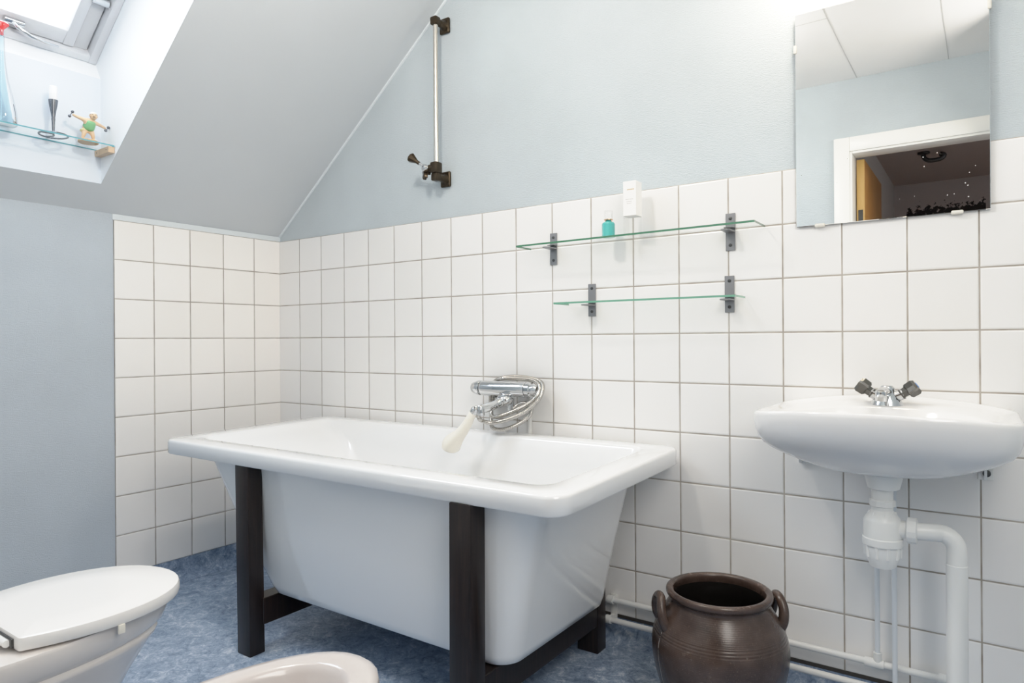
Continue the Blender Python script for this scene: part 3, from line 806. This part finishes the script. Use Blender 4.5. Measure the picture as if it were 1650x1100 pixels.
tube(bm, pts, [0.020] * 11 + [0.0205], 24); obj('elbow_pipe', bm, M['plastic'], tp)
bm = new(); lathe(bm, [(0.0215, 0.0), (0.0215, 0.469), (0.0205, 0.470)], (ex, ey, 0), 28); obj('downpipe', bm, M['plastic'], tp)

# supply pipes
def rod(name, pts, r, m, label, extra=None, group=None):
    bm = new(); tube(bm, pts, r, 14)
    if extra: extra(bm)
    return thing(name, bm, m, label, 'pipe', group)
PYW = -0.030
def joints(bm):
    tube(bm, [(2.50, PYW, 0.135), (2.545, PYW, 0.135)], 0.0125, 14); tube(bm, [(2.530, PYW, 0.135), (2.530, PYW, 0.165)], 0.0105, 14)
    tube(bm, [(2.665, PYW, 0.135), (2.685, PYW, 0.135)], 0.0135, 14)
    tube(bm, [(1.748, PYW, 0.139), (1.765, PYW, 0.139)], 0.0125, 14)
rod('water_pipe', [(1.748, PYW, 0.139), (2.69, PYW, 0.135)], 0.0088, M['pipe_white'], 'upper of two thin white pipes along the foot of the tiles', joints)
rod('water_pipe', [(1.742, PYW - 0.016, 0.080), (2.95, PYW - 0.016, 0.076)], 0.0088, M['pipe_white'], 'lower of two thin white pipes, just above the blue floor')
rod('water_pipe', [(2.530, PYW, 0.150), (2.530, PYW, 0.70)], 0.0062, M['pipe'], 'thin grey pipe rising from the joint below the trap bottle')
rod('water_pipe', [(2.571, PYW - 0.0155, 0.077), (2.571, PYW - 0.0155, 0.71)], 0.0062, M['pipe'], 'thin grey pipe passing in front of the upper floor-level pipe')
pc = empty('pipe_clip', (1.756, -0.006, 0.06), 'white double pipe clip on the tiles beside the tub leg', 'pipe clip')
bm = new(); box(bm, 1.748, 1.772, -0.012, -0.0062, 0.055, 0.152, 0.002, 2); obj('plate', bm, M['pipe_white'], pc)
for z, y in ((0.139, PYW), (0.080, PYW - 0.016)):
    bm = new(); ring = [(1.76, y + 0.0125 * cos(a), z + 0.0125 * sin(a)) for a in [2 * pi * k / 20 for k in range(20)]]
    rr = [[Vector((1.760 + dx, y + r * cos(2 * pi * k / 20), z + r * sin(2 * pi * k / 20))) for k in range(20)] for dx, r in ((-0.009, 0.0092), (-0.009, 0.0135), (0.009, 0.0135), (0.009, 0.0092))]
    loft(bm, rr + [rr[0]], False, False); box(bm, 1.754, 1.766, y + 0.010, -0.010, z - 0.006, z + 0.006)
    obj('clamp', bm, M['pipe_white'], pc)

# ------------------------------------------------------------------ stoneware jug
JX, JY = 2.197, -0.285
jg = empty('stoneware_jar', (JX, JY, 0), 'dark brown stoneware jar with two loop handles on the floor', 'jar')
bm = new()
prof = [(0.02, 0.012), (0.10, 0.010), (0.104, 0.0), (0.112, 0.003), (0.125, 0.03), (0.148, 0.088), (0.164, 0.145), (0.1705, 0.192), (0.1665, 0.230), (0.151, 0.268), (0.133, 0.296), (0.1255, 0.309), (0.1240, 0.316), (0.1265, 0.322), (0.1315, 0.327), (0.1330, 0.333), (0.1315, 0.339), (0.126, 0.3415), (0.1195, 0.341), (0.1145, 0.337), (0.1135, 0.328), (0.115, 0.318)]
sm = [(v.x, v.y) for v in catmull([(r, h, 0) for r, h in prof], 3)]
lathe(bm, sm, (JX, JY, 0), 64, cap1=False)
obj('body', bm, M['stone'], jg, 60)
bm = new(); lathe(bm, [(0.1145, 0.3185), (0.120, 0.295), (0.140, 0.262), (0.157, 0.22), (0.160, 0.185), (0.150, 0.12), (0.12, 0.05), (0.09, 0.018), (0.0, 0.018)], (JX, JY, 0), 48, cap0=False); obj('inside', bm, M['jug_inside'], jg, 60)
for sgn in (-1, 1):
    rd = Vector((cos(0.61), sin(0.61), 0)) * sgn; tn = Vector((-rd.y, rd.x, 0)); c = Vector((JX, JY, 0))
    path = catmull([c + rd * r + tn * t + Vector((0, 0, z)) for r, t, z in ((0.140, 0.038, 0.252), (0.151, 0.038, 0.272), (0.155, 0.031, 0.300), (0.152, 0.014, 0.321), (0.152, -0.014, 0.321), (0.155, -0.031, 0.300), (0.151, -0.038, 0.272), (0.140, -0.038, 0.252))], 6)
    bm = new(); tube(bm, path, [0.0145 - 0.003 * sin(pi * i / (len(path) - 1)) for i in range(len(path))], 14); obj('handle', bm, M['stone'], jg, 60)

# ------------------------------------------------------------------ toilet and bidet
def plan(xc, hw, yb, yf, hwb, z, n=20, rb=0.03, p=2.12):
    """D-shaped ring: squarish back at yb, rounded front at yf"""
    yc = yf - (yf - yb) * 0.60; pts = []
    for k in range(n + 1):
        a = pi * k / n
        ca, sa = cos(a), sin(a)
        pts.append((xc + hw * math.copysign(abs(ca) ** (2 / p), ca), yc + (yf - yc) * abs(sa) ** (2 / p)))
    for k in range(1, 9):
        f = k / 9; pts.append((xc - hw + (hw - hwb) * f * f, yc + (yb + rb - yc) * f))
    for k in range(5):
        a = pi + pi / 2 * k / 4; pts.append((xc - hwb + rb + rb * cos(a), yb + rb + rb * sin(a)))
    for k in range(5):
        a = 1.5 * pi + pi / 2 * k / 4; pts.append((xc + hwb - rb + rb * cos(a), yb + rb + rb * sin(a)))
    for k in range(8, 0, -1):
        f = k / 9; pts.append((xc + hw - (hw - hwb) * f * f, yc + (yb + rb - yc) * f))
    return [Vector((x, y, z)) for x, y in pts]
TC = 1.116
wc = empty('toilet', (TC, -1.5, 0), 'white floor-standing toilet with its flat lid closed', 'toilet')
bm = new()
loft(bm, [plan(TC, 0.10, -1.72, -1.33, 0.10, 0.0), plan(TC, 0.10, -1.72, -1.325, 0.10, 0.03), plan(TC, 0.105, -1.72, -1.305, 0.105, 0.14), plan(TC, 0.128, -1.74, -1.245, 0.122, 0.24),
          plan(TC, 0.155, -1.74, -1.200, 0.145, 0.305), plan(TC, 0.165, -1.74, -1.185, 0.152, 0.322), plan(TC, 0.1665, -1.74, -1.183, 0.153, 0.328), plan(TC, 0.164, -1.74, -1.186, 0.151, 0.333), plan(TC, 0.161, -1.74, -1.190, 0.150, 0.337), plan(TC, 0.166, -1.74, -1.18, 0.155, 0.342),
          plan(TC, 0.173, -1.74, -1.168, 0.16, 0.352), plan(TC, 0.181, -1.74, -1.152, 0.165, 0.392), plan(TC, 0.178, -1.74, -1.155, 0.163, 0.398), plan(TC, 0.16, -1.70, -1.18, 0.15, 0.399)])
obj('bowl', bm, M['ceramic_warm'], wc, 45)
bm = new()
loft(bm, [plan(TC, 0.178, -1.505, -1.146, 0.148, 0.403, rb=0.006), plan(TC, 0.183, -1.508, -1.141, 0.153, 0.4045, rb=0.008), plan(TC, 0.1845, -1.509, -1.1395, 0.1545, 0.409, rb=0.009), plan(TC, 0.1845, -1.509, -1.1395, 0.1545, 0.422, rb=0.009), plan(TC, 0.182, -1.507, -1.142, 0.152, 0.4285, rb=0.008), plan(TC, 0.176, -1.502, -1.148, 0.146, 0.431, rb=0.006), plan(TC, 0.10, -1.45, -1.24, 0.08, 0.4325, rb=0.006)])
obj('lid', bm, M['lid'], wc, 40)
bm = new(); box(bm, TC - 0.135, TC + 0.128, -1.5135, -1.5085, 0.4055, 0.4235, 0.001, 1); obj('lid_hollow_shade', bm, M['dark_metal'], wc)  # dark strip standing in for the shaded hollow at the lid's open end
for s in (-1, 1):
    bm = new(); tube(bm, [(TC + s * 0.06, -1.52, 0.398), (TC + s * 0.06, -1.52, 0.415)], 0.009, 14); tube(bm, [(TC + s * 0.03, -1.518, 0.415), (TC + s * 0.12, -1.518, 0.415)], 0.007, 14); obj('hinge', bm, M['plastic'], wc)
bm = new(); box(bm, TC + 0.180, TC + 0.1850, -1.345, -1.331, 0.386, 0.4045, 0.0015, 2); obj('bumper', bm, M['handset'], wc)
bm = new(); box(bm, TC - 0.19, TC + 0.19, -1.86, -1.66, 0.38, 0.74, 0.025, 4); cs = obj('cistern', bm, M['ceramic'], wc)
bm = new(); box(bm, TC - 0.195, TC + 0.195, -1.865, -1.655, 0.741, 0.765, 0.008, 3); lathe(bm, [(0.022, 0.765), (0.022, 0.77), (0.018, 0.774)], (TC, -1.76, 0), 20); obj('cistern_lid', bm, M['ceramic'], cs)

BC_ = 1.812
bd = empty('bidet', (BC_, -1.4, 0), 'low white bidet with an open oval bowl in front of the tub', 'bidet')
bm = new()
loft(bm, [plan(BC_, 0.10, -1.70, -1.33, 0.10, 0.0), plan(BC_, 0.10, -1.70, -1.33, 0.10, 0.04), plan(BC_, 0.12, -1.70, -1.27, 0.115, 0.2), plan(BC_, 0.148, -1.71, -1.185, 0.15, 0.33), plan(BC_, 0.163, -1.72, -1.155, 0.16, 0.367), plan(BC_, 0.168, -1.72, -1.148, 0.165, 0.389), plan(BC_, 0.166, -1.72, -1.150, 0.163, 0.399), plan(BC_, 0.158, -1.715, -1.158, 0.156, 0.405), plan(BC_, 0.143, -1.70, -1.172, 0.14, 0.407),
          plan(BC_, 0.119, -1.56, -1.205, 0.105, 0.406), plan(BC_, 0.111, -1.555, -1.213, 0.098, 0.402), plan(BC_, 0.106, -1.55, -1.219, 0.092, 0.391), plan(BC_, 0.09, -1.53, -1.245, 0.08, 0.32), plan(BC_, 0.06, -1.48, -1.29, 0.05, 0.255), plan(BC_, 0.02, -1.40, -1.33, 0.02, 0.25, rb=0.01)])
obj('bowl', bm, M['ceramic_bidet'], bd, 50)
bm = new(); lathe(bm, [(0.022, 0), (0.022, 0.005), (0.015, 0.012), (0.013, 0.045), (0.0, 0.048)], (BC_, -1.63, 0.406), 20); tube(bm, [(BC_, -1.63, 0.438), (BC_, -1.57, 0.443), (BC_, -1.545, 0.433)], 0.009, 14); obj('tap', bm, M['chrome'], bd)

# ------------------------------------------------------------------ skylight niche: shelf and ornaments
NZ = 1.692
ns = empty('glass_shelf', (0.16, -1.2, NZ), 'glass shelf with a wooden end block under the skylight', 'shelf')
bm = new(); box(bm, OX0 + 0.001, 0.217, -1.63, OY1 - 0.002, NZ - 0.006, NZ, 0.0008, 1)
o = obj('pane', bm, [M['glass'], M['edge_blue']], ns, 0); edge_mats(o, (0, 5.0))
bm = new(); box(bm, OX0 + 0.002, 0.214, OY1 - 0.022, OY1 - 0.0005, NZ - 0.028, NZ - 0.0065, 0.001, 1); bl = obj('end_block', bm, M['block'], ns, 0)
for x in (0.125, 0.198):
    bm = new(); lathe(bm, [(0.0022, 0), (0.002, 0.0008), (0.0, 0.001)], (x, OY1 - 0.0218, NZ - 0.017), 10, (0, -1, 0)); obj('screw', bm, M['dark_metal'], bl)
OZ = NZ + 0.0004
vx, vy = 0.165, -1.168
vs = empty('glass_bottle', (vx, vy, OZ), 'tall pale blue glass bottle with a red stopper on the niche shelf', 'bottle')
bm = new(); lathe(bm, [(0.036, 0), (0.040, 0.003), (0.041, 0.02), (0.038, 0.05), (0.028, 0.10), (0.017, 0.15), (0.010, 0.20), (0.0075, 0.25), (0.007, 0.30), (0.009, 0.306)], (vx, vy, OZ), 32, cap1=False); obj('glass', bm, M['bottle_glass'], vs, 60)
bm = new(); lathe(bm, [(0.005, 0.29), (0.0055, 0.306), (0.007, 0.311), (0.021, 0.326), (0.019, 0.332), (0.0, 0.338)], (vx, vy, OZ), 24, sx=0.6); obj('stopper', bm, M['red'], vs, 60)
hx, hy = 0.165, -1.022
ch = empty('candlestick', (hx, hy, OZ), 'slim dark metal candlestick with a ring foot on the niche shelf', 'candlestick')
bm = new(); tube(bm, [(hx + 0.042 * cos(a), hy + 0.042 * sin(a), OZ + 0.003) for a in [2 * pi * k / 40 for k in range(40)]], 0.003, 8, closed=True)
tube(bm, catmull([(hx - 0.040, hy - 0.010, OZ + 0.003), (hx - 0.018, hy + 0.005, OZ + 0.0035), (hx, hy, OZ + 0.006), (hx + 0.012, hy - 0.02, OZ + 0.0035), (hx + 0.010, hy - 0.040, OZ + 0.003)], 5), 0.0028, 8); obj('foot', bm, M['iron'], ch, 60)
bm = new(); lathe(bm, [(0.003, 0.003), (0.0045, 0.03), (0.005, 0.05), (0.006, 0.056), (0.0055, 0.062), (0.008, 0.080), (0.0125, 0.105), (0.0145, 0.122), (0.0135, 0.122), (0.0115, 0.106), (0.004, 0.09)], (hx, hy, OZ), 20, cap1=False); obj('stem', bm, M['iron'], ch, 60)
bm = new(); lathe(bm, [(0.009, 0.096), (0.012, 0.108), (0.0122, 0.166), (0.0105, 0.169), (0.002, 0.168)], (hx, hy, OZ), 20)
thing('candle', bm, M['candle'], 'white stub candle standing in the dark candlestick', 'candle')

# painted figurine of a bather lifting dumb-bells
fx, fy_ = 0.168, -0.914
fg = empty('figurine', (fx, fy_, OZ), 'small painted bather figurine in a green swimsuit with dumbbells', 'figurine')
bm = new(); lathe(bm, [(0.030, 0), (0.032, 0.002), (0.032, 0.007), (0.029, 0.009)], (fx, fy_, OZ), 28); obj('base', bm, M['base_wood'], fg)
def skinned(name, verts, edges, radii, m, parent, sub=2):
    org = ORIGIN[parent.name]
    me = bpy.data.meshes.new(name); me.from_pydata([Vector(v) - org for v in verts], edges, []); me.materials.append(m)
    o = bpy.data.objects.new(name, me); COL.objects.link(o); o.parent = parent
    s = o.modifiers.new('skin', 'SKIN'); s.use_smooth_shade = True
    for i, r in enumerate(radii): me.skin_vertices[0].data[i].radius = (r, r)
    me.skin_vertices[0].data[0].use_root = True
    o.modifiers.new('sub', 'SUBSURF').levels = sub; o.modifiers['sub'].render_levels = sub
    ORIGIN[o.name] = org
    return o
g = Vector((fx, fy_, OZ + 0.009))
J = dict(pelvis=(0.0, -0.002, 0.038), belly=(0.006, 0.0, 0.050), chest=(0.014, 0.002, 0.062), neck=(0.020, 0.004, 0.072),
         lh=(0.0, -0.013, 0.033), lk=(0.004, -0.016, 0.019), la=(0.0, -0.018, 0.005), lt=(0.008, -0.019, 0.003),
         rh=(0.0, 0.010, 0.033), rk=(0.006, 0.013, 0.019), ra=(0.002, 0.016, 0.005), rt=(0.010, 0.017, 0.003),
         ls=(0.013, -0.016, 0.067), le=(0.008, -0.036, 0.072), lw=(0.006, -0.054, 0.078), rs=(0.014, 0.018, 0.064), re=(0.010, 0.038, 0.060), rw=(0.008, 0.056, 0.054))
RR = dict(pelvis=0.0135, belly=0.0145, chest=0.0125, neck=0.006, lh=0.0095, lk=0.0072, la=0.0045, lt=0.0042, rh=0.0095, rk=0.0072, ra=0.0045, rt=0.0042, ls=0.0075, le=0.0056, lw=0.0042, rs=0.0075, re=0.0056, rw=0.0042)
names = list(J); ix = {n: i for i, n in enumerate(names)}
E_ = [('pelvis', 'belly'), ('belly', 'chest'), ('chest', 'neck'), ('pelvis', 'lh'), ('lh', 'lk'), ('lk', 'la'), ('la', 'lt'), ('pelvis', 'rh'), ('rh', 'rk'), ('rk', 'ra'), ('ra', 'rt'), ('chest', 'ls'), ('ls', 'le'), ('le', 'lw'), ('chest', 'rs'), ('rs', 're'), ('re', 'rw')]
skinned('body', [g + Vector(J[n]) for n in names], [(ix[a], ix[b]) for a, b in E_], [RR[n] for n in names], M['skin'], fg)
bm = new(); hc = g + Vector((0.027, 0.006, 0.082)); ball(bm, hc, 0.0125, (1, 0.92, 1.05), 18); ball(bm, hc + Vector((0.012, -0.003, -0.001)), 0.0028); 
for s in (-1, 1): ball(bm, hc + Vector((0.0, s * 0.0115, 0.0)), 0.003)
hd = obj('head', bm, M['skin'], fg, 60)
bm = new()
for s in (-1, 1): ball(bm, hc + Vector((0.0112, -0.0025 + s * 0.0045, 0.003)), 0.0014, seg=8)
tube(bm, [hc + Vector((0.0108, -0.006, -0.005)), hc + Vector((0.0118, -0.002, -0.006)), hc + Vector((0.0112, 0.002, -0.005))], 0.0007, 6)
obj('face', bm, M['dark_metal'], hd)
bm = new(); ball(bm, hc + Vector((-0.0015, 0, 0.0035)), 0.0132, (1, 0.98, 0.95), 18)
bmesh.ops.bisect_plane(bm, geom=bm.verts[:] + bm.edges[:] + bm.faces[:], plane_co=hc + Vector((0, 0, 0.0035)), plane_no=Vector((0.35, 0, -1)), clear_outer=True); obj('bathing_cap', bm, M['hair'], hd, 60)
skinned('swimsuit', [g + Vector(p) for p in ((-0.002, -0.002, 0.033), (0.006, 0.0, 0.050), (0.014, 0.002, 0.062), (0.018, 0.003, 0.069))], [(0, 1), (1, 2), (2, 3)], [0.0190, 0.0205, 0.0185, 0.0150], M['suit'], fg)
skinned('shorts', [g + Vector(p) for p in ((-0.002, -0.014, 0.037), (0.001, -0.0155, 0.027))], [(0, 1)], [0.0145, 0.0125], M['yellow'], fg)
for wv, dv in (('lw', (0.2, 0.45, 0.9)), ('rw', (0.2, -0.6, -0.8))):
    c = g + Vector(J[wv]) + Vector((0.001, (-0.003 if wv == 'lw' else 0.003), 0)); d = Vector(dv).normalized()
    bm = new(); tube(bm, [c - d * 0.008, c + d * 0.008], 0.0014, 8)
    for s in (-1, 1): ball(bm, c + d * 0.009 * s, 0.0052, seg=14)
    obj('dumbbell', bm, M['iron'], fg, 60)

# ------------------------------------------------------------------ lamps
lp = empty('ceiling_lamp', (1.62, -1.05, ZC), 'round opal ceiling lamp above the middle of the room', 'ceiling lamp')
bm = new(); lathe(bm, [(0.13, 0.0), (0.135, 0.02)], (1.62, -1.05, ZC - 0.021), 40); obj('base', bm, M['trim'], lp)
bm = new(); lathe(bm, [(0.125, 0.0), (0.115, -0.03), (0.08, -0.06), (0.03, -0.073), (0.0, -0.074)], (1.62, -1.05, ZC - 0.021), 40); obj('shade', bm, M['lamp'], lp, 60)
ml = empty('wall_lamp', (2.50, 0.0, 2.06), 'opal tube lamp on the wall above the mirror', 'wall lamp')
bm = new(); box(bm, 2.34, 2.66, -0.03, 0.0, 2.03, 2.10, 0.006, 2); obj('base', bm, M['trim'], ml)
bm = new(); tube(bm, [(2.35, -0.055, 2.065), (2.65, -0.055, 2.065)], 0.022, 20); obj('shade', bm, M['lamp'], ml, 60)

def lamp(name, typ, loc, energy, color, size=0.1, rot=None, size_y=None, spread=None):
    d = bpy.data.lights.new(name, typ); d.energy = energy; d.color = color
    if typ == 'AREA':
        d.size = size
        if size_y: d.shape = 'RECTANGLE'; d.size_y = size_y
        if spread: d.spread = spread
    else: d.shadow_soft_size = size
    o = bpy.data.objects.new(name, d); COL.objects.link(o); o.location = loc
    if rot is not None: o.rotation_euler = rot
    return o
def aim(o, tgt):
    o.rotation_euler = (Vector(tgt) - o.location).to_track_quat('-Z', 'Y').to_euler()
lamp('ceiling_bulb', 'POINT', (1.62, -1.05, ZC - 0.16), 31, (1.0, 0.93, 0.845), 0.07)
lamp('mirror_bulb', 'POINT', (2.42, -0.13, 2.03), 7, (1.0, 0.86, 0.64), 0.06)
fill = lamp('room_fill', 'AREA', (3.2, -1.55, 1.8), 24, (1.0, 0.945, 0.88), 0.7, size_y=1.2); aim(fill, (1.3, -0.4, 0.7))
# daylight outside the skylight
sk = lamp('daylight', 'AREA', wp(FL / 2, (OY0 + OY1) / 2, 0.35), 58, (0.90, 0.95, 1.0), 1.1, size_y=1.1); aim(sk, wp(FL / 2, (OY0 + OY1) / 2, -1))

w = bpy.data.worlds.new('sky'); bpy.context.scene.world = w; w.use_nodes = True
bg = w.node_tree.nodes['Background']; bg.inputs[0].default_value = (0.88, 0.94, 1.0, 1); bg.inputs[1].default_value = 2.5

# ------------------------------------------------------------------ camera
cam = bpy.data.cameras.new('camera'); co = bpy.data.objects.new('camera', cam); COL.objects.link(co)
cam.sensor_width = 36; cam.sensor_fit = 'HORIZONTAL'; cam.lens = 1090.4 / 1650 * 36
cam.shift_x = -(825.7 - 825) / 1650; cam.shift_y = (547.6 - 550) / 1650
yaw, roll = 0.6098, -0.0069
fw = Vector((-sin(yaw), cos(yaw), 0)); rt = Vector((cos(yaw), sin(yaw), 0)); up = Vector((0, 0, 1))
r2 = rt * cos(roll) + up * sin(roll); u2 = -rt * sin(roll) + up * cos(roll)
co.matrix_world = Matrix(((r2.x, u2.x, -fw.x, 2.7647), (r2.y, u2.y, -fw.y, -2.0196), (r2.z, u2.z, -fw.z, 0.9863), (0, 0, 0, 1)))
cam.clip_start = 0.02
sc = bpy.context.scene; sc.camera = co
sc.view_settings.view_transform = 'Standard'; sc.view_settings.look = 'None'; sc.view_settings.exposure = 0.1
# film-like shoulder so that the bright tiles keep their tone
vs_ = sc.view_settings; vs_.use_curve_mapping = True; cmap = vs_.curve_mapping; WL = 3.0
cmap.white_level = (WL, WL, WL); cmap.use_clip = True
cc = cmap.curves[3]
pts_ = [(0.0, 0.0), (0.10, 0.095), (0.25, 0.235), (0.45, 0.39), (0.72, 0.585), (1.0, 0.755), (1.35, 0.865), (2.0, 0.955), (3.0, 1.0)]
cc.points[0].location = pts_[0]; cc.points[1].location = (1.0, 1.0)
for x, y in pts_[1:-1]: cc.points.new(x / WL, y)
cmap.update()
sc.cycles.use_denoising = True; sc.cycles.max_bounces = 12; sc.cycles.diffuse_bounces = 6; sc.cycles.glossy_bounces = 6; sc.cycles.transparent_max_bounces = 16
sc.cycles.sample_clamp_indirect = 6; sc.cycles.caustics_reflective = False; sc.cycles.caustics_refractive = False
